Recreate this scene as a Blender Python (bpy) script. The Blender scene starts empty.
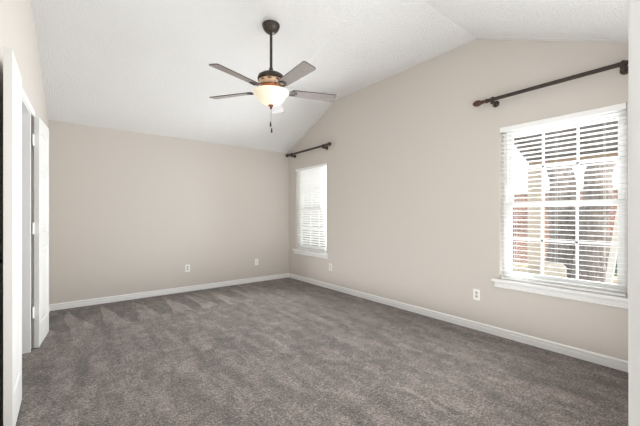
import bpy, bmesh, math, random
from mathutils import Vector, Matrix, noise
random.seed(7)
R = math.radians
C = bpy.context.scene.collection

# ------------------------------------------------------------------ camera
cam_d = bpy.data.cameras.new('camera')
cam = bpy.data.objects.new('camera', cam_d); C.objects.link(cam)
cam.location = (0, 0, 1.2183)
cam.rotation_euler = (R(90), 0, R(-38.2083))
cam_d.sensor_width = 36; cam_d.lens = 36 * 320.02 / 640
cam_d.shift_y = 2.5 / 640
cam_d.clip_start = 0.02
bpy.context.scene.camera = cam

# ------------------------------------------------------------------ world, sun, large lights, exposure
w = bpy.data.worlds.new('world'); bpy.context.scene.world = w
w.use_nodes = True
nt = w.node_tree
bg = nt.nodes['Background']
sky = nt.nodes.new('ShaderNodeTexSky')
sky.sky_type = 'NISHITA'; sky.sun_disc = False
sky.sun_elevation = R(48); sky.sun_rotation = R(180)
sky.air_density = 1.0; sky.dust_density = 3.0; sky.ozone_density = 1.0
hs = nt.nodes.new('ShaderNodeHueSaturation'); hs.inputs['Saturation'].default_value = 0.45
nt.links.new(sky.outputs[0], hs.inputs['Color']); nt.links.new(hs.outputs[0], bg.inputs[0])
bg.inputs[1].default_value = 0.36

def light(name, kind, loc, rot, energy, color=(1, 1, 1), **kw):
    d = bpy.data.lights.new(name, kind); d.energy = energy; d.color = color
    for k, v in kw.items(): setattr(d, k, v)
    o = bpy.data.objects.new(name, d); C.objects.link(o)
    o.location = loc; o.rotation_euler = rot
    return o
def aim(o, target):
    o.rotation_euler = (Vector(target) - o.location).to_track_quat('-Z', 'Y').to_euler()

sun = light('sun', 'SUN', (0, 0, 9), (0, 0, 0), 3.3, (1.0, 0.97, 0.92), angle=R(2))
sun.rotation_euler = Vector((0.42, 0.66, -0.72)).to_track_quat('-Z', 'Y').to_euler()
# lamps standing in for daylight: outside the glass, and added room-side of the blinds
for nm, yc, e in (('window_daylight_near', 0.95, 24), ('window_daylight_far', 4.646, 14)):
    light(nm, 'AREA', (3.74, yc, 1.36), (R(90), 0, R(90)), e, (0.97, 0.98, 1.0),
          shape='RECTANGLE', size=0.92, size_y=1.5)
for nm, yc, e, tgt in (('daylight_fill_near', 0.95, 15, (0.6, 2.0, 1.0)), ('daylight_fill_far', 4.55, 36, (0.0, 2.4, 1.5))):
    o = light(nm, 'AREA', (3.28, yc, 1.36), (0, 0, 0), e, (0.91, 0.96, 1.0),
              shape='RECTANGLE', size=0.9, size_y=1.5, spread=R(130))
    aim(o, tgt)
# unseen fill lamp added inside the room, just before the door wall
fill = light('room_fill', 'AREA', (1.6, 0.12, 1.6), (0, 0, 0), 25, (0.955, 0.98, 1.0),
             shape='RECTANGLE', size=1.8, size_y=1.2)
aim(fill, (1.6, 3.6, 2.0))
light('jamb_fill', 'POINT', (-0.5, -0.75, 2.1), (0, 0, 0), 25, (0.90, 0.96, 1.0), shadow_soft_size=0.2)  # unseen lamp added behind the doorway to brighten the white jamb
# unseen up-light added over the carpet to brighten ceiling and walls
light('up_fill', 'AREA', (1.75, 2.5, 0.05), (R(180), 0, 0), 25, (0.97, 0.985, 1.0), shape='RECTANGLE', size=3.0, size_y=4.4)

vs = bpy.context.scene.view_settings
bpy.context.scene.display_settings.display_device = 'sRGB'
vs.view_transform = 'Standard'; vs.look = 'None'; vs.gamma = 1.0
vs.use_curve_mapping = False
vs.exposure = 0.60
cy = bpy.context.scene.cycles
cy.max_bounces = 10; cy.diffuse_bounces = 6; cy.glossy_bounces = 3; cy.transmission_bounces = 6
cy.transparent_max_bounces = 12
cy.use_denoising = True
cy.sample_clamp_indirect = 6
cy.caustics_reflective = False; cy.caustics_refractive = False

# ------------------------------------------------------------------ helpers
def srgb(r, g, b):
    f = lambda c: (c / 255 / 12.92) if c / 255 <= 0.04045 else ((c / 255 + 0.055) / 1.055) ** 2.4
    return (f(r), f(g), f(b), 1)

def mat(name, col, rough=0.6, metal=0.0, bump=0.0, scale=80.0, col2=None, cscale=None, spec=None, stretch=None, detail=3.0,
        bdist=0.003):
    m = bpy.data.materials.new(name); m.use_nodes = True
    n = m.node_tree.nodes; l = m.node_tree.links; b = n['Principled BSDF']
    b.inputs['Base Color'].default_value = col
    b.inputs['Roughness'].default_value = rough
    b.inputs['Metallic'].default_value = metal
    if spec is not None: b.inputs['Specular IOR Level'].default_value = spec
    tc = n.new('ShaderNodeTexCoord')
    src = tc.outputs['Object']
    if stretch:
        mp = n.new('ShaderNodeMapping'); mp.inputs['Scale'].default_value = stretch
        l.new(src, mp.inputs['Vector']); src = mp.outputs[0]
    if col2 is not None:
        t = n.new('ShaderNodeTexNoise'); t.inputs['Scale'].default_value = cscale or scale
        t.inputs['Detail'].default_value = detail
        l.new(src, t.inputs['Vector'])
        r = n.new('ShaderNodeValToRGB')
        r.color_ramp.elements[0].color = col; r.color_ramp.elements[0].position = 0.35
        r.color_ramp.elements[1].color = col2; r.color_ramp.elements[1].position = 0.65
        l.new(t.outputs['Fac'], r.inputs['Fac']); l.new(r.outputs['Color'], b.inputs['Base Color'])
    if bump:
        t2 = n.new('ShaderNodeTexNoise'); t2.inputs['Scale'].default_value = scale
        t2.inputs['Detail'].default_value = detail
        l.new(src, t2.inputs['Vector'])
        bp = n.new('ShaderNodeBump'); bp.inputs['Strength'].default_value = bump
        bp.inputs['Distance'].default_value = bdist
        l.new(t2.outputs['Fac'], bp.inputs['Height']); l.new(bp.outputs['Normal'], b.inputs['Normal'])
    return m

class MB:
    def __init__(s): s.b = bmesh.new()
    def box(s, x0, x1, y0, y1, z0, z1, M=None):
        vs_ = [s.b.verts.new(v) for v in ((x0,y0,z0),(x1,y0,z0),(x1,y1,z0),(x0,y1,z0),(x0,y0,z1),(x1,y0,z1),(x1,y1,z1),(x0,y1,z1))]
        for f in ((0,3,2,1),(4,5,6,7),(0,1,5,4),(1,2,6,5),(2,3,7,6),(3,0,4,7)):
            s.b.faces.new([vs_[i] for i in f])
        if M is not None:
            for v in vs_: v.co = M @ v.co
        return vs_
    def prism(s, pts, ext, M=None):
        """polygon pts (3-D) pushed along ext"""
        e = Vector(ext)
        a = [s.b.verts.new(Vector(p)) for p in pts]; c = [s.b.verts.new(Vector(p) + e) for p in pts]
        s.b.faces.new(a[::-1]); s.b.faces.new(c); n = len(a)
        for i in range(n): s.b.faces.new([a[i], a[(i+1) % n], c[(i+1) % n], c[i]])
        if M is not None:
            for v in a + c: v.co = M @ v.co
    def tube(s, pts, rad, seg=12, caps=True):
        pts = [Vector(p) for p in pts]
        rr = rad if isinstance(rad, (list, tuple)) else [rad] * len(pts)
        rings = []
        up = Vector((0, 0, 1))
        for i, p in enumerate(pts):
            d = (pts[min(i+1, len(pts)-1)] - pts[max(i-1, 0)]).normalized()
            u = up if abs(d.dot(up)) < 0.95 else Vector((1, 0, 0))
            a = d.cross(u).normalized(); b = d.cross(a).normalized()
            rings.append([s.b.verts.new(p + (a * math.cos(t) + b * math.sin(t)) * rr[i])
                          for t in [2 * math.pi * k / seg for k in range(seg)]])
        for i in range(len(rings) - 1):
            for k in range(seg):
                s.b.faces.new([rings[i][k], rings[i][(k+1) % seg], rings[i+1][(k+1) % seg], rings[i+1][k]])
        if caps: s.b.faces.new(rings[0][::-1]); s.b.faces.new(rings[-1])
    def lathe(s, prof, seg=32, M=None, closed=False):
        """prof = [(r, z)] about z"""
        rings = []; allv = []
        for r, z in prof:
            if r < 1e-5: ring = [s.b.verts.new((0, 0, z))]
            else: ring = [s.b.verts.new((r*math.cos(2*math.pi*k/seg), r*math.sin(2*math.pi*k/seg), z)) for k in range(seg)]
            rings.append(ring); allv += ring
        for a, c in zip(rings, rings[1:]):
            for k in range(seg):
                k2 = (k+1) % seg
                q = [a[k % len(a)], a[k2 % len(a)], c[k2 % len(c)], c[k % len(c)]]
                q = list(dict.fromkeys(q))
                if len(q) > 2: s.b.faces.new(q)
        if M is not None:
            for v in allv: v.co = M @ v.co
    def build(s, name, m, parent=None, smooth=False, bevel=0.0, seg=2, mats=None):
        bmesh.ops.recalc_face_normals(s.b, faces=s.b.faces)
        me = bpy.data.meshes.new(name); s.b.to_mesh(me); s.b.free()
        for mm in (mats or [m]): me.materials.append(mm)
        if smooth:
            for p in me.polygons: p.use_smooth = True
            try: me.set_sharp_from_angle(angle=R(40))
            except Exception: pass
        o = bpy.data.objects.new(name, me); C.objects.link(o)
        if parent is not None: o.parent = parent
        if bevel:
            bv = o.modifiers.new('bevel', 'BEVEL'); bv.width = bevel; bv.segments = seg; bv.limit_method = 'ANGLE'
        return o

def tag(o, label, cat, group=None):
    o['label'] = label; o['category'] = cat
    if group: o['group'] = group
    return o
def thing(name, label, cat, loc=(0, 0, 0), rz=0, group=None):
    o = bpy.data.objects.new(name, None); C.objects.link(o)
    o.empty_display_size = 0.1
    o.location = loc; o.rotation_euler = (0, 0, rz)
    return tag(o, label, cat, group)
def struct(o):
    o['kind'] = 'structure'; return o
def copy_tree(o, parent=None):
    c = o.copy(); C.objects.link(c)
    if parent is not None: c.parent = parent
    for ch in [x for x in bpy.data.objects if x.parent == o]: copy_tree(ch, c)
    return c

# ------------------------------------------------------------------ dimensions
XR, YB, YF = 3.432, 5.353, 0.07          # right wall, far wall, door wall
EAVE, HC = 2.44, 3.105                    # wall height, flat ceiling height
YK, YR = 3.9598, 1.6466                   # where the flat ceiling starts and ends
ZF = HC - 0.4613 * (YR - YF)              # ceiling height at the door wall
def XL(y): return -0.1987 + 0.0416 * (y - YB)
def ceil_z(y):
    if y > YK: return HC + (EAVE - HC) * (y - YK) / (YB - YK)
    if y < YR: return HC - 0.4613 * (YR - y)
    return HC
WB, WT = 0.575, 2.105                     # window sill and head
WIN = {1: (0.482, 1.420), 2: (4.185, 5.107)}
RD = 0.14                                 # wall thickness at the windows

# ------------------------------------------------------------------ materials
M = {}
M['wall'] = mat('wall_paint', srgb(204, 197.5, 190), 0.75, bump=0.12, scale=140, bdist=0.002, spec=0.25)
M['white'] = mat('white_paint', srgb(236, 236, 235), 0.38)
M['door'] = mat('door_paint', srgb(226, 225, 222), 0.42)
M['blind'] = mat('blind_white', srgb(240, 240, 238), 0.45)
M['vinyl'] = mat('window_vinyl', srgb(238, 239, 240), 0.35)
M['plate'] = mat('plate_white', srgb(240, 239, 234), 0.3)
M['socket'] = mat('socket_face', srgb(196, 194, 188), 0.4)
M['slot'] = mat('socket_dark', srgb(60, 56, 52), 0.5)
M['metal'] = mat('nickel', srgb(190, 188, 182), 0.35, 0.9)
M['bronze'] = mat('oil_rubbed_bronze', srgb(60, 53, 48), 0.42, 0.45, col2=srgb(78, 68, 61), cscale=18, bump=0.05, scale=60)
M['rodbrown'] = mat('rod_bronze', srgb(50, 42, 38), 0.4, 0.3, col2=srgb(64, 51, 45), cscale=25)
M['finial'] = mat('finial_bronze', srgb(92, 58, 44), 0.45, 0.2, col2=srgb(64, 42, 34), cscale=60)
M['copper'] = mat('aged_copper', srgb(158, 104, 80), 0.35, 0.7, col2=srgb(120, 76, 58), cscale=30)
M['cream'] = mat('antique_cream', srgb(226, 204, 178), 0.45, 0.1, col2=srgb(205, 178, 150), cscale=30)
M['knob'] = mat('dark_knob', srgb(40, 34, 30), 0.35, 0.7)
M['cord'] = mat('cord_white', srgb(225, 224, 220), 0.7)
M['fob'] = mat('fob_dark', srgb(38, 32, 29), 0.4)

# popcorn ceiling
def ceiling_mat():
    m = bpy.data.materials.new('popcorn_ceiling'); m.use_nodes = True
    n = m.node_tree.nodes; l = m.node_tree.links; b = n['Principled BSDF']
    b.inputs['Roughness'].default_value = 0.95; b.inputs['Specular IOR Level'].default_value = 0.1
    tc = n.new('ShaderNodeTexCoord')
    v = n.new('ShaderNodeTexVoronoi'); v.inputs['Scale'].default_value = 115
    v.inputs['Randomness'].default_value = 1.0
    nz = n.new('ShaderNodeTexNoise'); nz.inputs['Scale'].default_value = 75; nz.inputs['Detail'].default_value = 6
    l.new(tc.outputs['Object'], v.inputs['Vector']); l.new(tc.outputs['Object'], nz.inputs['Vector'])
    mx = n.new('ShaderNodeMath'); mx.operation = 'SUBTRACT'
    l.new(nz.outputs['Fac'], mx.inputs[0]); l.new(v.outputs['Distance'], mx.inputs[1])
    bp = n.new('ShaderNodeBump'); bp.inputs['Strength'].default_value = 0.9; bp.inputs['Distance'].default_value = 0.012
    l.new(mx.outputs[0], bp.inputs['Height']); l.new(bp.outputs['Normal'], b.inputs['Normal'])
    b.inputs['Base Color'].default_value = srgb(240, 239, 237)
    return m
M['ceiling'] = ceiling_mat()
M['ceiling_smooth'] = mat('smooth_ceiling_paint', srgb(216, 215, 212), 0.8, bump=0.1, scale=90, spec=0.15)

# carpet: speckled pile with vacuum strokes
def carpet_mat():
    m = bpy.data.materials.new('carpet_pile'); m.use_nodes = True
    n = m.node_tree.nodes; l = m.node_tree.links; b = n['Principled BSDF']
    b.inputs['Roughness'].default_value = 1.0; b.inputs['Specular IOR Level'].default_value = 0.05
    b.inputs['Sheen Weight'].default_value = 0.3
    tc = n.new('ShaderNodeTexCoord'); P = tc.outputs['Object']
    def math_(op, a, c, clamp=False):
        x = n.new('ShaderNodeMath'); x.operation = op; x.use_clamp = clamp
        for i, q in enumerate((a, c)):
            if q is None: continue
            if isinstance(q, (int, float)): x.inputs[i].default_value = q
            else: l.new(q, x.inputs[i])
        return x.outputs[0]
    def nz(scale, detail, vec=P, rough=0.5, dist=0.0):
        t = n.new('ShaderNodeTexNoise'); t.inputs['Scale'].default_value = scale
        t.inputs['Detail'].default_value = detail; t.inputs['Roughness'].default_value = rough
        t.inputs['Distortion'].default_value = dist
        l.new(vec, t.inputs['Vector']); return t.outputs['Fac']
    fine = nz(170, 2, rough=0.75)
    tuft = nz(62, 3, rough=0.7)
    mid = nz(10, 6, rough=0.68, dist=0.9)
    # long pile streaks, laid slantwise
    mp = n.new('ShaderNodeMapping'); mp.inputs['Rotation'].default_value = (0, 0, R(8)); mp.inputs['Scale'].default_value = (5.0, 1.1, 1)
    l.new(P, mp.inputs['Vector'])
    streak = nz(1.6, 4, mp.outputs[0], 0.6, 0.5)
    # wedge strokes of the vacuum cleaner by the far wall
    sx = n.new('ShaderNodeSeparateXYZ'); l.new(P, sx.inputs[0])
    wob = math_('MULTIPLY', math_('SUBTRACT', nz(1.3, 1), 0.5), 0.22)
    dy = math_('SUBTRACT', YB - 0.02, sx.outputs['Y'])
    u = math_('ADD', math_('ADD', sx.outputs['X'], wob), math_('MULTIPLY', dy, 0.02))
    fr = math_('FRACT', math_('DIVIDE', u, 0.355), None)
    tt = math_('DIVIDE', math_('SUBTRACT', dy, 0.12), 1.0)
    edge = math_('LESS_THAN', fr, math_('MULTIPLY', tt, 0.72))
    fade = math_('LESS_THAN', tt, math_('ADD', 0.95, math_('MULTIPLY', math_('SUBTRACT', nz(7, 3), 0.5), 0.5)))
    xf = n.new('ShaderNodeMapRange'); xf.inputs['From Min'].default_value = 1.7; xf.inputs['From Max'].default_value = 2.3
    xf.inputs['To Min'].default_value = 1.0; xf.inputs['To Max'].default_value = 0.15
    l.new(sx.outputs['X'], xf.inputs['Value'])
    wedge = math_('MULTIPLY', math_('MULTIPLY', math_('SUBTRACT', edge, 0.45), fade), xf.outputs[0])
    v = math_('ADD', math_('MULTIPLY', math_('SUBTRACT', fine, 0.5), 2.2), math_('MULTIPLY', math_('SUBTRACT', tuft, 0.5), 2.0))
    v = math_('ADD', v, math_('MULTIPLY', math_('SUBTRACT', mid, 0.5), 1.15))
    v = math_('ADD', v, math_('MULTIPLY', math_('SUBTRACT', streak, 0.5), 1.0))
    v = math_('ADD', v, math_('MULTIPLY', wedge, 0.32))
    v = math_('ADD', v, 0.5, True)
    r = n.new('ShaderNodeValToRGB')
    e = r.color_ramp.elements
    e[0].position = 0.0; e[0].color = srgb(44, 37, 33)
    e[1].position = 1.0; e[1].color = srgb(168, 155, 146)
    x = r.color_ramp.elements.new(0.5); x.color = srgb(104, 94, 87)
    l.new(v, r.inputs['Fac']); l.new(r.outputs['Color'], b.inputs['Base Color'])
    h = math_('ADD', fine, math_('MULTIPLY', tuft, 1.5))
    bp = n.new('ShaderNodeBump'); bp.inputs['Strength'].default_value = 0.7; bp.inputs['Distance'].default_value = 0.012
    l.new(h, bp.inputs['Height']); l.new(bp.outputs['Normal'], b.inputs['Normal'])
    return m
M['carpet'] = carpet_mat()

# glass
def glass_mat():
    m = bpy.data.materials.new('window_glass'); m.use_nodes = True
    n = m.node_tree.nodes; l = m.node_tree.links
    out = n['Material Output']; n.remove(n['Principled BSDF'])
    t = n.new('ShaderNodeBsdfTransparent'); t.inputs[0].default_value = (0.97, 0.98, 0.97, 1)
    g = n.new('ShaderNodeBsdfGlossy'); g.inputs['Roughness'].default_value = 0.02
    fz = n.new('ShaderNodeFresnel'); fz.inputs['IOR'].default_value = 1.35
    mx = n.new('ShaderNodeMixShader'); l.new(fz.outputs[0], mx.inputs[0]); l.new(t.outputs[0], mx.inputs[1]); l.new(g.outputs[0], mx.inputs[2])
    haze = n.new('ShaderNodeBsdfTranslucent'); haze.inputs[0].default_value = (0.9, 0.9, 0.9, 1)  # veil of window glare put into the glass as faint pale scatter
    m2 = n.new('ShaderNodeMixShader'); m2.inputs[0].default_value = 0.009
    l.new(mx.outputs[0], m2.inputs[1]); l.new(haze.outputs[0], m2.inputs[2])
    l.new(m2.outputs[0], out.inputs[0]); return m
M['glass'] = glass_mat()

# frosted lamp bowl, lit from inside by its bulbs
def bowl_mat():
    m = bpy.data.materials.new('lit_frosted_glass'); m.use_nodes = True
    n = m.node_tree.nodes; l = m.node_tree.links; b = n['Principled BSDF']
    b.inputs['Base Color'].default_value = srgb(250, 238, 212); b.inputs['Roughness'].default_value = 0.35
    tc = n.new('ShaderNodeTexCoord')
    t = n.new('ShaderNodeTexNoise'); t.inputs['Scale'].default_value = 7; t.inputs['Detail'].default_value = 3; t.inputs['Distortion'].default_value = 1.5
    l.new(tc.outputs['Object'], t.inputs['Vector'])
    r = n.new('ShaderNodeValToRGB'); r.color_ramp.elements[0].color = (1.0, 0.88, 0.66, 1); r.color_ramp.elements[1].color = (1.0, 0.96, 0.82, 1)
    l.new(t.outputs['Fac'], r.inputs['Fac']); l.new(r.outputs[0], b.inputs['Emission Color'])
    b.inputs['Emission Strength'].default_value = 0.13
    return m
M['bowl'] = bowl_mat()

# ------------------------------------------------------------------ shell
T = 0.14
mb = MB()
mb.box(-1.6, XR + T, -1.4, YB + T, -0.12, 0.0)
struct(mb.build('floor', M['carpet']))

mb = MB()
prof = [(YF - T, ceil_z(YF) - 0.0646), (YR, HC), (YK, HC), (YB + T, EAVE - 0.0668)]
pts = [(-0.75, y, z) for y, z in prof] + [(-0.75, y, z + 0.12) for y, z in prof[::-1]]
mb.prism(pts, (XR + T + 0.75, 0, 0))
struct(mb.build('ceiling', M['ceiling']))

# far wall
mb = MB(); mb.box(-0.42, XR + T, YB, YB + T, 0, EAVE + 0.02)
struct(mb.build('wall_back', M['wall']))

# right wall with two window openings
def gable(mb, y0, y1, z0, x0, x1, z1=None):
    ys = [y0] + [y for y in (YR, YK) if y0 < y < y1] + [y1]
    top = [(y, (ceil_z(y) + 0.02) if z1 is None else z1) for y in ys]
    mb.prism([(x0, y0, z0)] + [(x0, y1, z0)] + [(x0, y, z) for y, z in top[::-1]], (x1 - x0, 0, 0))
mb = MB()
edges = [YF - T, WIN[1][0], WIN[1][1], WIN[2][0], WIN[2][1], YB + T]
for i in range(5):
    a, b_ = edges[i], edges[i+1]
    if i in (1, 3):
        gable(mb, a, b_, 0, XR, XR + T, WB - 0.026); gable(mb, a, b_, WT, XR, XR + T)
    else: gable(mb, a, b_, 0, XR, XR + T)
struct(mb.build('wall_right', M['wall']))

# left wall, slightly out of square, with the double-door closet opening
OY0, OY1, OZ = 2.885, 3.845, 2.135
def left_prism(mb, y0, y1, z0, z1=None):
    ys = [y0] + [y for y in (YR, YK) if y0 < y < y1] + [y1]
    p = [(XL(y0), y0, z0), (XL(y1), y1, z0)] + [(XL(y), y, (ceil_z(y) + 0.02) if z1 is None else z1) for y in ys[::-1]]
    # skewed wall: extrude along -X
    mb.prism(p, (-0.12, 0, 0))
mb = MB()
left_prism(mb, YF - T, OY0, 0); left_prism(mb, OY0, OY1 + 0.085, OZ); left_prism(mb, OY1 + 0.085, YB + T, 0)
struct(mb.build('wall_left', M['wall']))
# closet behind it
mb = MB()
mb.box(-1.15, -1.05, 2.3, 4.5, 0, 2.44); mb.box(-1.05, XL(2.3) - 0.121, 2.3, 2.4, 0, 2.44)
mb.box(-1.05, XL(4.5) - 0.121, 4.4, 4.5, 0, 2.44); mb.box(-1.15, XL(2.3) - 0.121, 2.3, 4.5, 2.44, 2.5)
struct(mb.build('wall_closet', M['wall']))

# door wall, with the doorway the view is taken from
DX0, DX1 = -0.21, 0.632
mb = MB()
mb.box(XL(YF) - 0.12, DX0, YF - 0.115, YF, 0, ZF + 0.02)
mb.box(DX1, XR + T, YF - 0.115, YF, 0, ZF + 0.02)
mb.box(DX0, DX1, YF - 0.115, YF, 2.08, ZF + 0.02)
struct(mb.build('wall_front', M['wall']))

# hall behind the door wall
mb = MB()
mb.box(-1.7, -1.6, -1.5, YF - 0.115, 0, 2.44); mb.box(2.3, 2.4, -1.5, YF - 0.115, 0, 2.44)
mb.box(-1.7, 2.4, -1.5, -1.4, 0, 2.44); mb.box(-1.7, 2.4, -1.5, YF - 0.115, 2.44, 2.52); mb.box(-1.6, XL(YF) - 0.12, YF - 0.115, YF, 0, 2.44)
struct(mb.build('wall_hall', M['wall']))

# doorway jamb and casing (the white upright at the edge of the view)
JX = 0.6100
mb = MB()
mb.box(JX, DX1, YF - 0.125, YF + 0.0145, 0, 2.06)
mb.box(DX0, DX0 + 0.02, YF - 0.125, YF + 0.002, 0, 2.06)
mb.box(DX0, DX1, YF - 0.125, YF + 0.0145, 2.06, 2.08)
mb.box(JX + 0.006, JX + 0.066, YF, YF + 0.0145, 0, 2.13)
mb.box(DX0 + 0.02, JX + 0.006, YF, YF + 0.0145, 2.066, 2.13)
dfr = struct(mb.build('door_frame', M['white'], bevel=0.003))
mb = MB()
mb.box(JX - 0.0015, JX + 0.001, YF - 0.037, YF + 0.006, 0.875, 0.930)
mb.build('strike_plate', M['knob'], dfr)

# closet opening: jambs and casing
mb = MB()
def leftbox(mb, y0, y1, x0, x1, z0, z1):
    """box whose X is measured from the skewed left wall face"""
    mb.prism([(XL(y0) + x0, y0, z0), (XL(y0) + x1, y0, z0), (XL(y1) + x1, y1, z0), (XL(y1) + x0, y1, z0)], (0, 0, z1 - z0))
leftbox(mb, OY0, OY0 + 0.018, -0.125, 0.004, 0, OZ)
leftbox(mb, OY1 - 0.018, OY1, -0.118, 0.001, 0, OZ)
leftbox(mb, OY0, OY1, -0.125, 0.004, OZ - 0.018, OZ)
for s0, s1 in ((OY0 - 0.055, OY0 + 0.008), (OY1 + 0.085, OY1 + 0.145)):
    leftbox(mb, s0, s1, 0, 0.011, 0, OZ + 0.055)
leftbox(mb, OY0 - 0.055, OY1 + 0.145, 0, 0.013, OZ - 0.008, OZ + 0.055)
struct(mb.build('door_trim', M['white'], bevel=0.004))

# baseboards
def baseboard(name, p0, p1, nrm):
    """profile swept from p0 to p1, projecting along nrm"""
    p0, p1, nrm = Vector(p0), Vector(p1), Vector(nrm)
    pr = [(0, 0), (0.018, 0), (0.018, 0.044), (0.015, 0.048), (0.004, 0.049), (0.004, 0.056), (0.014, 0.057), (0.014, 0.074), (0.006, 0.082), (0, 0.082)]
    mb = MB(); mb.prism([p0 + nrm * a + Vector((0, 0, z)) for a, z in pr], p1 - p0)
    return struct(mb.build(name, M['white']))
baseboard('baseboard_back', (XL(YB), YB, 0), (XR, YB, 0), (0, -1, 0))
baseboard('baseboard_right', (XR, YF, 0), (XR, YB, 0), (-1, 0, 0))
baseboard('baseboard_left', (XL(OY1 + 0.146), OY1 + 0.146, 0), (XL(YB), YB, 0), (1, -0.0416, 0))
baseboard('baseboard_front', (JX + 0.07, YF, 0), (XR, YF, 0), (0, 1, 0))

# smooth cove strip along the sloping ceiling edges of the right wall
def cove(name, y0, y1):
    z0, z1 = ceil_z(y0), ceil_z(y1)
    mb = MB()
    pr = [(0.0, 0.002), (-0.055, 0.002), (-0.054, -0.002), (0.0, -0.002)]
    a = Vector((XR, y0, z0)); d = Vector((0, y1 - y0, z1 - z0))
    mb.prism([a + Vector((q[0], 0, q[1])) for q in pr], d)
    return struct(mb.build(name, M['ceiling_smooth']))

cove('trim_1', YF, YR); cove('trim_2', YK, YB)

# ------------------------------------------------------------------ windows
def make_window(i):
    y0, y1 = WIN[i]; xo, xi = XR + T + 0.0, XR + 0.092
    yc = (y0 + y1) / 2; zm = 1.325
    mb = MB()   # outer frame
    mb.box(xi, xo, y0, y0 + 0.035, WB, WT); mb.box(xi, xo, y1 - 0.035, y1, WB, WT)
    mb.box(xi, xo, y0 + 0.035, y1 - 0.035, WB, WB + 0.04); mb.box(xi, xo, y0 + 0.035, y1 - 0.035, WT - 0.035, WT)
    root = struct(mb.build('window_%d' % i, M['vinyl'], bevel=0.003))
    for nm, z0, z1, x0 in (('upper_sash', zm - 0.02, WT - 0.035, xi + 0.032), ('lower_sash', WB + 0.04, zm + 0.02, xi + 0.004)):
        x1 = x0 + 0.024
        mb = MB(); sw = 0.036
        a, b_ = y0 + 0.035, y1 - 0.035
        mb.box(x0, x1, a, a + sw, z0, z1); mb.box(x0, x1, b_ - sw, b_, z0, z1)
        mb.box(x0, x1, a + sw, b_ - sw, z0, z0 + 0.038); mb.box(x0, x1, a + sw, b_ - sw, z1 - 0.038, z1)
        sash = mb.build(nm, M['vinyl'], root)
        mb = MB()
        for k in (1, 2):
            ym = a + sw + (b_ - a - 2 * sw) * k / 3
            mb.box(x0 + 0.004, x1 - 0.004, ym - 0.009, ym + 0.009, z0 + 0.03, z1 - 0.03)
        zc = (z0 + z1) / 2
        mb.box(x0 + 0.004, x1 - 0.004, a + sw, b_ - sw, zc - 0.009, zc + 0.009)
        mb.build('muntin_grid', M['vinyl'], sash)
        mb = MB(); mb.box(x0 + 0.0105, x0 + 0.0135, a + 0.01, b_ - 0.01, z0 + 0.01, z1 - 0.01)
        mb.build('glass_pane', M['glass'], sash)
    # stool and apron
    mb = MB()
    mb.prism([(XR + 0.088, y0 + 0.001, WB - 0.0245), (XR - 0.001, y0 + 0.001, WB - 0.0245), (XR - 0.001, y0 - 0.065, WB - 0.0245), (XR - 0.045, y0 - 0.065, WB - 0.0245),
              (XR - 0.045, y1 + 0.065, WB - 0.0245), (XR - 0.001, y1 + 0.065, WB - 0.0245), (XR - 0.001, y1 - 0.001, WB - 0.0245), (XR + 0.088, y1 - 0.001, WB - 0.0245)], (0, 0, 0.025))
    mb.build('sill', M['white'], root, bevel=0.006, seg=3)
    mb = MB()
    pr = [(0, 0), (-0.014, 0.0), (-0.020, 0.006), (-0.020, 0.016), (-0.008, 0.019), (-0.008, 0.038), (-0.016, 0.050), (-0.026, 0.060), (0, 0.060)]
    mb.prism([(XR + a, y0 - 0.045, WB - 0.084 + z) for a, z in pr], (0, y1 - y0 + 0.09, 0))
    mb.build('apron', M['white'], root)
    return root
make_window(1); make_window(2)

# ------------------------------------------------------------------ blinds
def make_blind(i, label, tilt):
    y0, y1 = WIN[i]; y0 += 0.006; y1 -= 0.006
    xc = XR + 0.030
    root = thing('window_blind', label, 'blind', (xc, (y0 + y1) / 2, WT - 0.001), 0, None)
    hw = (y1 - y0) / 2; H = WT - WB
    mb = MB()
    mb.box(-0.030, 0.026, -hw, hw, -0.045, -0.001)
    mb.box(-0.035, -0.030, -hw - 0.003, hw + 0.003, -0.050, -0.001)
    mb.build('headrail', M['blind'], root, bevel=0.002)
    n = 34; z0, z1 = -0.072, -(H - 0.045)
    mb = MB()
    for k in range(n):
        z = z0 + (z1 - z0) * k / (n - 1)
        Mx = Matrix.Translation((0, 0, z)) @ Matrix.Rotation(tilt, 4, 'Y')
        # slightly crowned slat
        pr = [(-0.025, -0.0015), (-0.012, 0.0000), (0, 0.0007), (0.012, 0.0), (0.025, -0.0015),
              (0.025, 0.0013), (0.012, 0.0028), (0, 0.0034), (-0.012, 0.0028), (-0.025, 0.0013)]
        mb.prism([(a, -hw, c) for a, c in pr], (0, 2 * hw, 0), Mx)
    mb.build('slats', M['blind'], root)
    mb = MB(); mb.box(-0.026, 0.026, -hw, hw, -(H - 0.006), -(H - 0.026))
    mb.build('bottom_rail', M['blind'], root, bevel=0.003)
    mb = MB()
    for yy in (-hw + 0.13, 0.0, hw - 0.13):
        for xx in (-0.0265, 0.0265):
            mb.tube([(xx, yy, -0.05), (xx, yy, -(H - 0.02))], 0.0009, 6)
    mb.build('ladder_cord', M['cord'], root)
    mb = MB(); yy = hw - 0.06
    mb.tube([(-0.040, yy, -0.055), (-0.041, yy, -0.75)], 0.004, 8)
    mb.build('tilt_wand', M['cord'], root, smooth=True)
    mb = MB(); yy = -hw + 0.13
    mb.tube([(-0.033, yy, -0.05), (-0.034, yy, -0.72), (-0.034, yy - 0.004, -1.28)], 0.0011, 6)
    mb.tube([(-0.034, yy - 0.004, -1.28), (-0.034, yy - 0.004, -1.295), (-0.034, yy - 0.004, -1.325)], [0.002, 0.006, 0.007], 10)
    mb.build('lift_cord', M['cord'], root, smooth=True)
    return root
make_blind(1, 'white slatted blind, slats open, over the big near window with the view of trees', R(7))
make_blind(2, 'white slatted blind in the far window beside the room corner', R(45))

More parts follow.
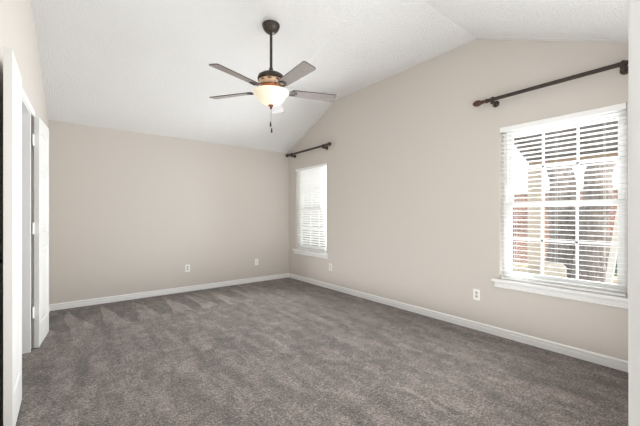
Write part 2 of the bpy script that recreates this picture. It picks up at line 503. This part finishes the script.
# ------------------------------------------------------------------ curtain rods
def rod_root(yc, label):
    root = thing('curtain_rod', label, 'curtain rod', (XR, yc, 2.385), 0, None)
    xo = -0.08; L = 0.545
    mb = MB(); mb.tube([(xo, -L, 0), (xo, L, 0)], 0.0175, 18)
    mb.build('rod', M['rodbrown'], root, smooth=True)
    for s in (-1, 1):
        mb = MB()
        Mx = Matrix.Translation((xo, s * L, 0)) @ Matrix.Rotation(-s * R(90), 4, 'X')
        mb.lathe([(0, -0.010), (0.022, -0.010), (0.022, 0.006), (0.014, 0.010), (0.013, 0.026), (0.021, 0.031), (0.021, 0.037), (0.012, 0.042),
                  (0.016, 0.048), (0.026, 0.062), (0.0315, 0.082), (0.030, 0.102), (0.022, 0.122), (0.010, 0.134), (0, 0.138)], 20, Mx)
        mb.build('finial', M['finial'], root, smooth=True)
        mb = MB(); yb = s * 0.482
        # wall rosette, arm and cup
        Mw = Matrix.Translation((0, yb, -0.030)) @ Matrix.Rotation(R(-90), 4, 'Y')
        mb.lathe([(0, 0), (0.033, 0), (0.033, 0.008), (0.026, 0.014), (0.018, 0.020), (0.017, 0.060), (0.020, 0.070), (0.020, 0.090), (0.014, 0.096), (0, 0.097)], 20, Mw)
        mb.tube([(xo, yb, -0.040), (xo, yb, -0.010)], [0.017, 0.014], 14)
        mb.tube([(xo, yb - 0.012, 0), (xo, yb - 0.010, 0), (xo, yb + 0.010, 0), (xo, yb + 0.012, 0)], [0.023, 0.026, 0.026, 0.023], 18)
        mb.build('bracket', M['rodbrown'], root, smooth=True)
    return root
rod_root(0.972, 'long dark bronze curtain rod with oval finial above the big near window')
rod_root(4.650, 'dark bronze curtain rod above the far window, reaching into the room corner')

# ------------------------------------------------------------------ wall plates
def plate(name, label, cat, loc, rz, kind):
    root = thing(name, label, cat, loc, rz)      # local: x across, z up, -y out of the wall
    mb = MB(); mb.box(-0.036, 0.036, -0.006, 0.0, -0.058, 0.058)
    mb.build('cover_plate', M['plate'], root, bevel=0.0025)
    if kind == 'outlet':
        for s in (-1, 1):
            mb = MB()
            mb.lathe([(0, 0.0085), (0.0155, 0.0085), (0.017, 0.007), (0.017, 0.0)], 20,
                     Matrix.Translation((0, 0, s * 0.0195)) @ Matrix.Rotation(R(90), 4, 'X'))
            rc = mb.build('receptacle', M['socket'], root, smooth=True)
            mb = MB()
            for dx in (-0.006, 0.006): mb.box(dx - 0.001, dx + 0.001, -0.0092, -0.0083, s * 0.0195 - 0.001, s * 0.0195 + 0.007)
            mb.box(-0.0022, 0.0022, -0.0092, -0.0083, s * 0.0195 - 0.009, s * 0.0195 - 0.005)
            mb.build('slot', M['slot'], rc)
        mb = MB(); mb.lathe([(0, 0.0072), (0.0028, 0.0072), (0.003, 0.006)], 12, Matrix.Rotation(R(90), 4, 'X'))
        mb.build('screw', M['metal'], root)
    else:
        mb = MB(); mb.lathe([(0, 0.018), (0.0045, 0.018), (0.0045, 0.010), (0.008, 0.010), (0.008, 0.005)], 12, Matrix.Rotation(R(90), 4, 'X'))
        mb.build('coaxial_jack', M['metal'], root, smooth=True)
        for s in (-1, 1):
            mb = MB(); mb.lathe([(0, 0.0072), (0.0028, 0.0072), (0.003, 0.006)], 12, Matrix.Translation((0, 0, s * 0.042)) @ Matrix.Rotation(R(90), 4, 'X'))
            mb.build('screw', M['metal'], root)
    return root
plate('wall_outlet', 'white duplex outlet low on the far wall, toward the doors', 'outlet', (1.506, YB, 0.372), 0, 'outlet')
plate('cable_jack_plate', 'cable jack plate on the far wall near the room corner', 'wall plate', (2.726, YB, 0.362), 0, 'jack')
plate('wall_outlet', 'white duplex outlet on the window wall just below the far window', 'outlet', (XR, 4.077, 0.362), R(90 - 180), 'outlet')
plate('wall_outlet', 'white duplex outlet on the window wall left of the big near window', 'outlet', (XR, 1.651, 0.374), R(90 - 180), 'outlet')

# ------------------------------------------------------------------ closet double doors, both leaves folded open against the wall
def make_leaf(name, label, hinge, free, thick_dir, knob_back):
    """leaf in the vertical plane from hinge to free edge (front face line), thickness pushed along thick_dir"""
    h, fr = Vector((hinge[0], hinge[1], 0)), Vector((free[0], free[1], 0))
    W = (fr - h).length; ang = math.atan2(fr.y - h.y, fr.x - h.x)
    root = thing(name, label, 'door', (h.x, h.y, 0.012), ang)
    # local frame: x from hinge to free edge, y = thickness
    s = thick_dir; TH = 0.035; HT = 2.106
    y0, y1 = sorted((0, s * TH))
    mb = MB()
    st = 0.075
    rails = [(0, 0.20), (0.92, 1.04), (1.62, 1.70), (HT - 0.11, HT)]
    mb.box(0, st, y0, y1, 0, HT); mb.box(W - st, W, y0, y1, 0, HT)
    for a, b_ in rails: mb.box(st, W - st, y0, y1, a, b_)
    leaf = mb.build('leaf', M['door'], root)
    for (a, b_), (c, d) in zip(rails, rails[1:]):
        mb = MB()
        x0, x1, z0, z1 = st, W - st, b_, c
        mb.box(x0, x1, y0 + 0.010, y1 - 0.010, z0, z1)
        # sloping sticking moulding and raised field on both faces
        for yy, sg in ((y0, 1), (y1, -1)):
            def ring(i0, d0, i1, d1):
                o_ = [(x0+i0, z0+i0), (x1-i0, z0+i0), (x1-i0, z1-i0), (x0+i0, z1-i0)]
                n_ = [(x0+i1, z0+i1), (x1-i1, z0+i1), (x1-i1, z1-i1), (x0+i1, z1-i1)]
                for k in range(4):
                    k2 = (k+1) % 4
                    mb.b.faces.new([mb.b.verts.new((q[0], yy + sg*dd, q[1])) for q, dd in
                                    ((o_[k], d0), (o_[k2], d0), (n_[k2], d1), (n_[k], d1))])
            ring(0.0, 0.0, 0.012, 0.009); ring(0.022, 0.0098, 0.045, 0.002)
            i = 0.045
            mb.b.faces.new([mb.b.verts.new((a_, yy + sg*0.002, c_)) for a_, c_ in ((x0+i, z0+i), (x1-i, z0+i), (x1-i, z1-i), (x0+i, z1-i))])
        mb.build('panel', M['door'], root)
    # hinges
    for z in (0.33, 1.09, 1.89):
        mb = MB(); yk = s * (TH + 0.001)
        mb.tube([(-0.012, yk, z - 0.052), (-0.012, yk, z + 0.052)], 0.0065, 12)
        mb.box(-0.046, 0.0, yk - 0.0015, yk + 0.0015, z - 0.050, z + 0.050)
        mb.build('hinge', M['white'], root)
    # knob on the face that is turned to the wall
    sgn = -1 if s < 0 else 1
    yb = s * TH
    mb = MB()
    Mk = Matrix.Translation((W - 0.06, yb, 0.955)) @ Matrix.Rotation(-sgn * R(90), 4, 'X')
    mb.lathe([(0, 0), (0.016, 0), (0.016, 0.003), (0.007, 0.006), (0.007, 0.012), (0.014, 0.018), (0.016, 0.024), (0.012, 0.030), (0, 0.032)], 20, Mk)
    mb.build('knob', M['knob'], root, smooth=True)
    return root
# far leaf: hinge side nearest the opening, back toward the wall
make_leaf('closet_door', 'white panelled door leaf farther from the camera, swung back toward the far wall', (-0.2085, 3.890), (-0.156, 4.360), 1, True)
make_leaf('closet_door', 'white panelled door leaf nearest the camera, seen edge-on at the doorway side', (-0.2380, 2.862), (-0.2365, 2.386), -1, True)

# ------------------------------------------------------------------ ceiling fan
FX, FY = 1.580, 2.791
fan = thing('ceiling_fan', 'five-blade bronze ceiling fan with lit frosted bowl hanging from the ceiling', 'ceiling fan', (FX, FY, HC))
mb = MB()
mb.lathe([(0, 0), (0.086, 0), (0.087, -0.010), (0.084, -0.022), (0.074, -0.045), (0.058, -0.066), (0.040, -0.080), (0.030, -0.084), (0.018, -0.086), (0, -0.086)], 36)
mb.build('canopy', M['bronze'], fan, smooth=True)
mb = MB(); mb.tube([(0, 0, -0.080), (0, 0, -0.49)], 0.0135, 18)
mb.lathe([(0.0135, -0.425), (0.020, -0.430), (0.022, -0.455), (0.026, -0.480)], 24)
mb.build('downrod', M['bronze'], fan, smooth=True)
mb = MB()
mb.lathe([(0, -0.474), (0.045, -0.476), (0.095, -0.488), (0.124, -0.508), (0.133, -0.532), (0.131, -0.546), (0.112, -0.552), (0, -0.552)], 40)
mb.build('motor_housing', M['bronze'], fan, smooth=True)
mb = MB()
mb.lathe([(0, -0.548), (0.114, -0.550), (0.124, -0.558), (0.120, -0.580), (0.102, -0.596), (0.098, -0.606), (0, -0.608)], 40)
dk = mb.build('motor_band', M['cream'], fan, smooth=True)
for k in range(10):       # vent slots
    mb = MB(); mb.box(-0.016, 0.016, 0.114, 0.1245, -0.578, -0.562, Matrix.Rotation(2 * math.pi * k / 10, 4, 'Z'))
    mb.build('vent_slot', M['copper'], dk)
mb = MB()
mb.lathe([(0, -0.602), (0.100, -0.603), (0.110, -0.610), (0.106, -0.620), (0.085, -0.628), (0, -0.630)], 40)
mb.build('lower_ring', M['copper'], fan, smooth=True)

wood_top = mat('blade_wood', srgb(120, 110, 104), 0.6, col2=srgb(140, 130, 123), cscale=14, stretch=(1.0, 14, 1), detail=5)
blade_edge = mat('blade_edge', srgb(70, 56, 48), 0.5)
def blade():
    mb = MB(); zt = 0.008
    L0, L1, w0, w1, rc = 0.205, 0.680, 0.052, 0.066, 0.022
    out = [(L0, -w0)]
    def arc(cx, cy_, a0, a1, r):
        return [(cx + r * math.cos(R(a0 + (a1 - a0) * k / 5)), cy_ + r * math.sin(R(a0 + (a1 - a0) * k / 5))) for k in range(6)]
    p = arc(L0 + rc, -w0 + rc, 180, 270, rc) + arc(L1 - rc, -w1 + rc, 270, 360, rc) + arc(L1 - rc, w1 - rc, 0, 90, rc) + arc(L0 + rc, w0 - rc, 90, 180, rc)
    mb.prism([(x, y, -zt / 2) for x, y in p], (0, 0, zt))
    return mb
PITCH = R(-13)
first_blade = first_iron = None
for k in range(5):
    ang = R(-91.5 + 72 * k)
    if k == 0:
        b_ = blade().build('blade', wood_top, fan, mats=[wood_top, blade_edge])
        for p_ in b_.data.polygons:
            if abs(p_.normal.z) < 0.5: p_.material_index = 1
        mb = MB()                        # blade iron: curved arm with a ring-shaped end
        def P(x, y, z): return Matrix.Rotation(-PITCH, 4, 'X') @ Vector((x, y, z))
        mb.prism([(0.085, -0.020, 0.050), (0.140, -0.014, 0.034), (0.190, -0.014, -0.004), (0.190, 0.014, -0.004), (0.140, 0.014, 0.034), (0.085, 0.020, 0.050)], (0, 0, -0.007))
        ring_o, ring_i = [], []
        for t in range(24):
            a = 2 * math.pi * t / 24
            ring_o.append((0.222 + 0.046 * math.cos(a), 0.040 * math.sin(a))); ring_i.append((0.222 + 0.026 * math.cos(a), 0.022 * math.sin(a)))
        for z in (-0.004, -0.010):
            pass
        vo = [[mb.b.verts.new((x, y, z)) for x, y in ring_o] for z in (-0.004, -0.011)]
        vi = [[mb.b.verts.new((x, y, z)) for x, y in ring_i] for z in (-0.004, -0.011)]
        for t in range(24):
            t2 = (t + 1) % 24
            mb.b.faces.new([vo[0][t], vo[0][t2], vo[1][t2], vo[1][t]]); mb.b.faces.new([vi[0][t], vi[1][t], vi[1][t2], vi[0][t2]])
            mb.b.faces.new([vo[0][t], vi[0][t], vi[0][t2], vo[0][t2]]); mb.b.faces.new([vo[1][t], vo[1][t2], vi[1][t2], vi[1][t]])
        for sx, sy in ((0.268, 0), (0.20, 0.034), (0.20, -0.034)):
            mb.lathe([(0, -0.0145), (0.005, -0.0135), (0.006, -0.011)], 10, Matrix.Translation((sx - 0.008, sy, 0)))
        ir = mb.build('blade_iron', M['bronze'], b_, smooth=True)
        first_blade, first_iron = b_, ir
    else:
        b_ = first_blade.copy(); C.objects.link(b_); b_.parent = fan
        ir = first_iron.copy(); C.objects.link(ir); ir.parent = b_
    b_.matrix_local = Matrix.Translation((0, 0, -0.650)) @ Matrix.Rotation(ang, 4, 'Z') @ Matrix.Rotation(PITCH, 4, 'X')

# light kit
mb = MB(); mb.lathe([(0, -0.626), (0.060, -0.628), (0.078, -0.634), (0.080, -0.652), (0.066, -0.664), (0.066, -0.690), (0, -0.691)], 32)
mb.build('light_fitter', M['cream'], fan, smooth=True)
mb = MB()
outer = [(0.180, -0.668), (0.178, -0.675), (0.165, -0.684), (0.150, -0.705), (0.130, -0.738), (0.098, -0.769), (0.058, -0.788), (0.025, -0.795), (0.0, -0.797)]
inner = [(0.0, -0.792), (0.025, -0.790), (0.056, -0.783), (0.095, -0.764), (0.126, -0.734), (0.146, -0.701), (0.161, -0.680), (0.174, -0.671), (0.177, -0.666)]
mb.lathe(outer + inner + [outer[0]], 48)
mb.build('glass_bowl', M['bowl'], fan, smooth=True)
mb = MB(); mb.lathe([(0.0, -0.790), (0.024, -0.792), (0.028, -0.800), (0.018, -0.808), (0.010, -0.817), (0.012, -0.825), (0.006, -0.835), (0, -0.837)], 20)
mb.build('bowl_finial', M['copper'], fan, smooth=True)
for dx, dz, zb in ((-0.006, -0.828, -0.960), (0.007, -0.828, -1.018)):
    mb = MB(); mb.tube([(dx * 0.4, 0, dz), (dx, 0, zb)], 0.0013, 6)
    ch = mb.build('pull_chain', M['metal'], fan)
    mb = MB(); mb.lathe([(0, 0.004), (0.004, 0), (0.0065, -0.012), (0.0085, -0.030), (0.0075, -0.046), (0, -0.050)], 12, Matrix.Translation((dx, 0, zb)))
    mb.build('chain_fob', M['fob'], ch, smooth=True)
# the bulbs' light escaping over the rim of the bowl
bl = light('fan_bulbs', 'POINT', (FX, FY, HC - 0.690), (0, 0, 0), 1.2, (1.0, 0.78, 0.52), shadow_soft_size=0.04)

# ------------------------------------------------------------------ outside the windows
GZ = -0.15
ground_m = mat('leaf_litter', srgb(206, 192, 168), 0.95, col2=srgb(150, 132, 108), cscale=5.5, bump=0.6, scale=22, bdist=0.03, detail=6)
mb = MB(); mb.box(XR + T + 0.01, 300, -150, 300, GZ - 0.1, GZ)
struct(mb.build('ground', ground_m))

# brick garden wall
def brick_mat():
    m = bpy.data.materials.new('garden_brick'); m.use_nodes = True
    n = m.node_tree.nodes; l = m.node_tree.links; b = n['Principled BSDF']; b.inputs['Roughness'].default_value = 0.9
    tc = n.new('ShaderNodeTexCoord'); mp = n.new('ShaderNodeMapping'); mp.inputs['Rotation'].default_value = (R(90), 0, R(90))
    cx = n.new('ShaderNodeSeparateXYZ'); cb = n.new('ShaderNodeCombineXYZ')
    l.new(tc.outputs['Object'], cx.inputs[0]); l.new(cx.outputs['Y'], cb.inputs[0]); l.new(cx.outputs['Z'], cb.inputs[1])
    t = n.new('ShaderNodeTexBrick'); t.inputs['Scale'].default_value = 4.2
    t.inputs['Color1'].default_value = srgb(150, 104, 88); t.inputs['Color2'].default_value = srgb(122, 88, 78)
    t.inputs['Mortar'].default_value = srgb(190, 178, 166); t.inputs['Mortar Size'].default_value = 0.02
    l.new(cb.outputs[0], t.inputs['Vector']); l.new(t.outputs['Color'], b.inputs['Base Color'])
    return m
BRICK = brick_mat()
gw = thing('garden_wall', 'red brick garden wall with a pale cap behind the tree outside', 'wall', (10.3, 2.0, GZ))
mb = MB(); mb.box(0, 0.22, -7, 4.6, 0, 2.0); mb.build('brickwork', BRICK, gw)
mb = MB(); mb.box(-0.04, 0.26, -7.05, 4.65, 2.0, 2.07); mb.build('cap', mat('cap_stone', srgb(205, 198, 188), 0.8), gw, bevel=0.01)

# patio cover: post, beam and boarded roof
pale_wood = mat('pale_wood', srgb(214, 203, 186), 0.7, col2=srgb(198, 184, 164), cscale=8, stretch=(1, 1, 8))
tan_wood = mat('tan_wood', srgb(196, 170, 136), 0.7, col2=srgb(176, 150, 118), cscale=8, stretch=(8, 1, 8))
slate = mat('grey_boards', srgb(112, 116, 128), 0.6, col2=srgb(92, 94, 104), cscale=6, stretch=(1, 12, 1))
pc = thing('patio_cover', 'patio cover on a pale post with a grey boarded roof, outside the big window', 'patio cover', (7.65, 2.45, GZ))
for yy in (0.0, -4.2):
    mb = MB(); mb.box(-0.12, 0.12, yy - 0.12, yy + 0.12, 0, 2.40); mb.build('post', pale_wood, pc, bevel=0.01)
mb = MB(); mb.box(-0.07, 0.07, -4.5, 0.12, 2.40, 2.52); mb.build('beam', tan_wood, pc, bevel=0.006)
mb = MB()
rp = [(0.12, 0.20), (-2.1, -0.22), (-2.9, -1.05), (-2.9, -4.8), (0.12, -4.8)]
mb.prism([(x, y, 2.53 - 0.09 * x) for x, y in rp], (0, 0, 0.05)); mb.build('roof', slate, pc)
mb = MB()
for k in range(7):
    y = -0.25 - 0.72 * k; xe = -2.0 if y > -0.9 else -2.8
    mb.prism([(0.10, y - 0.02, 2.525 - 0.009), (xe, y - 0.02, 2.525 - 0.09 * xe), (xe, y - 0.02, 2.455 - 0.09 * xe), (0.10, y - 0.02, 2.455 - 0.009)], (0, 0.04, 0))
mb.build('rafters', mat('dark_rafter', srgb(92, 84, 78), 0.7), pc)

# tree: two stems from one stump, bare branches
bark = mat('tree_bark', srgb(142, 134, 128), 0.95, col2=srgb(100, 93, 88), cscale=7, bump=0.8, scale=12, stretch=(3, 3, 0.8), bdist=0.05, detail=6)
tr = thing('bare_tree', 'thick grey double-stemmed bare tree outside the big window', 'tree', (8.3, 1.70, GZ))
def limb(mb, pts, rad, seg=14):
    out, rr = [], []
    pts = [Vector(p) for p in pts]
    for i in range(len(pts) - 1):
        for k in range(5):
            t = k / 5; p = pts[i].lerp(pts[i+1], t); r = rad[i] + (rad[i+1] - rad[i]) * t
            p = p + Vector((noise.noise(p * 2.0), noise.noise(p * 2.0 + Vector((5, 0, 0))), 0)) * r * 0.35
            out.append(p); rr.append(r)
    out.append(pts[-1]); rr.append(rad[-1]); mb.tube(out, rr, seg)
mb = MB()
limb(mb, [(0, 0, -0.05), (0, 0.0, 0.15), (0.02, -0.03, 1.0), (0.05, -0.10, 2.2), (0.2, -0.3, 3.6), (0.3, -0.2, 5.2)], [0.37, 0.30, 0.26, 0.22, 0.17, 0.10])
limb(mb, [(0.35, 0.62, -0.05), (0.35, 0.60, 0.15), (0.35, 0.55, 1.0), (0.35, 0.55, 2.2), (0.5, 0.9, 3.8), (0.6, 1.3, 5.4)], [0.38, 0.31, 0.28, 0.24, 0.17, 0.08])
mb.build('trunk', bark, tr, smooth=True)
for k in range(9):
    a = 2.4 * k; z = 2.9 + 0.28 * k; base = Vector((0.2, 0.1 + 0.5 * (k % 2), z))
    d = Vector((math.cos(a), math.sin(a), 0.55))
    mb = MB(); limb(mb, [base, base + d * 0.8, base + d * 1.7 + Vector((0, 0, 0.3)), base + d * 2.6 + Vector((0.2, 0.1, 0.8))], [0.09, 0.06, 0.035, 0.008], 8)
    for q in range(4):
        b0 = base + d * (0.9 + 0.4 * q); dd = Vector((math.cos(a + 1.1 * (-1) ** q), math.sin(a + 1.1 * (-1) ** q), 0.5))
        limb(mb, [b0, b0 + dd * 0.5, b0 + dd * 1.1 + Vector((0, 0, 0.15))], [0.03, 0.018, 0.005], 6)
    mb.build('branch', bark, tr, smooth=True)

# leaning pale timber
mb = MB(); mb.prism([(-0.05, -0.045, 0), (0.05, -0.045, 0), (0.05, 0.045, 0), (-0.05, 0.045, 0)], (0.30, -0.20, 2.05))
o = mb.build('timber_pole', pale_wood, None, bevel=0.008); o.location = (7.28, 1.275, GZ)
o.data.materials[0] = mat('white_pole', srgb(236, 234, 228), 0.6)
tag(o, 'pale timber pole leaning beside the tree trunk outside', 'pole')
# pale stone block at the foot of the tree
mb = MB()
for _ in range(1): mb.box(-0.20, 0.20, -0.21, 0.21, 0, 0.40)
o = mb.build('stone_block', mat('pale_stone', srgb(224, 218, 204), 0.9, col2=srgb(204, 196, 180), cscale=9, bump=0.5, scale=14, bdist=0.03), None, bevel=0.05, seg=3)
o.location = (7.60, 2.15, GZ); o.rotation_euler = (0, 0, R(20))
tag(o, 'pale cream stone block on the ground beside the tree', 'stone')
# green planter by the wall
pl = thing('planter_box', 'green planter box at the foot of the brick wall outside', 'planter', (9.95, 1.60, GZ))
mb = MB(); mb.prism([(-0.2, -0.28, 0.0), (0.2, -0.28, 0.0), (0.24, -0.32, 0.30), (-0.24, -0.32, 0.30)], (0, 0.6, 0))
mb.build('tub', mat('green_plastic', srgb(52, 98, 82), 0.5), pl, bevel=0.01)
mb = MB(); mb.box(-0.26, 0.26, -0.34, 0.30, 0.28, 0.32); mb.build('rim', mat('green_rim', srgb(60, 108, 90), 0.5), pl, bevel=0.006)
# pale board fence facing the far window
fe = thing('board_fence', 'pale cream board fence beyond the lawn, seen through the far window', 'fence', (8.5, 14.0, GZ))
cream_board = mat('cream_board', srgb(232, 226, 212), 0.8, col2=srgb(214, 207, 192), cscale=5, stretch=(6, 1, 1))
mb = MB()
for k in range(66): mb.box(-5.0 + 0.152 * k, -5.0 + 0.152 * k + 0.145, -0.01, 0.01, 0.05, 1.85)
mb.build('boards', cream_board, fe)
for z in (0.35, 1.45):
    mb = MB(); mb.box(-5.0, 5.0, 0.01, 0.05, z, z + 0.09); mb.build('rail', cream_board, fe)
# white shed beyond the brick wall
sh = thing('garden_shed', 'white boarded shed rising behind the brick garden wall', 'shed', (12.6, 2.45, GZ))
mb = MB(); mb.box(0, 1.8, -1.0, 1.0, 0, 2.9); mb.build('walls', mat('shed_white', srgb(236, 236, 238), 0.6), sh)
mb = MB(); mb.prism([(-0.15, -1.15, 2.85), (-0.15, 0, 3.45), (-0.15, 1.15, 2.85), (-0.15, 1.15, 2.93), (-0.15, 0, 3.53), (-0.15, -1.15, 2.93)], (2.1, 0, 0))
mb.build('roof', slate, sh)
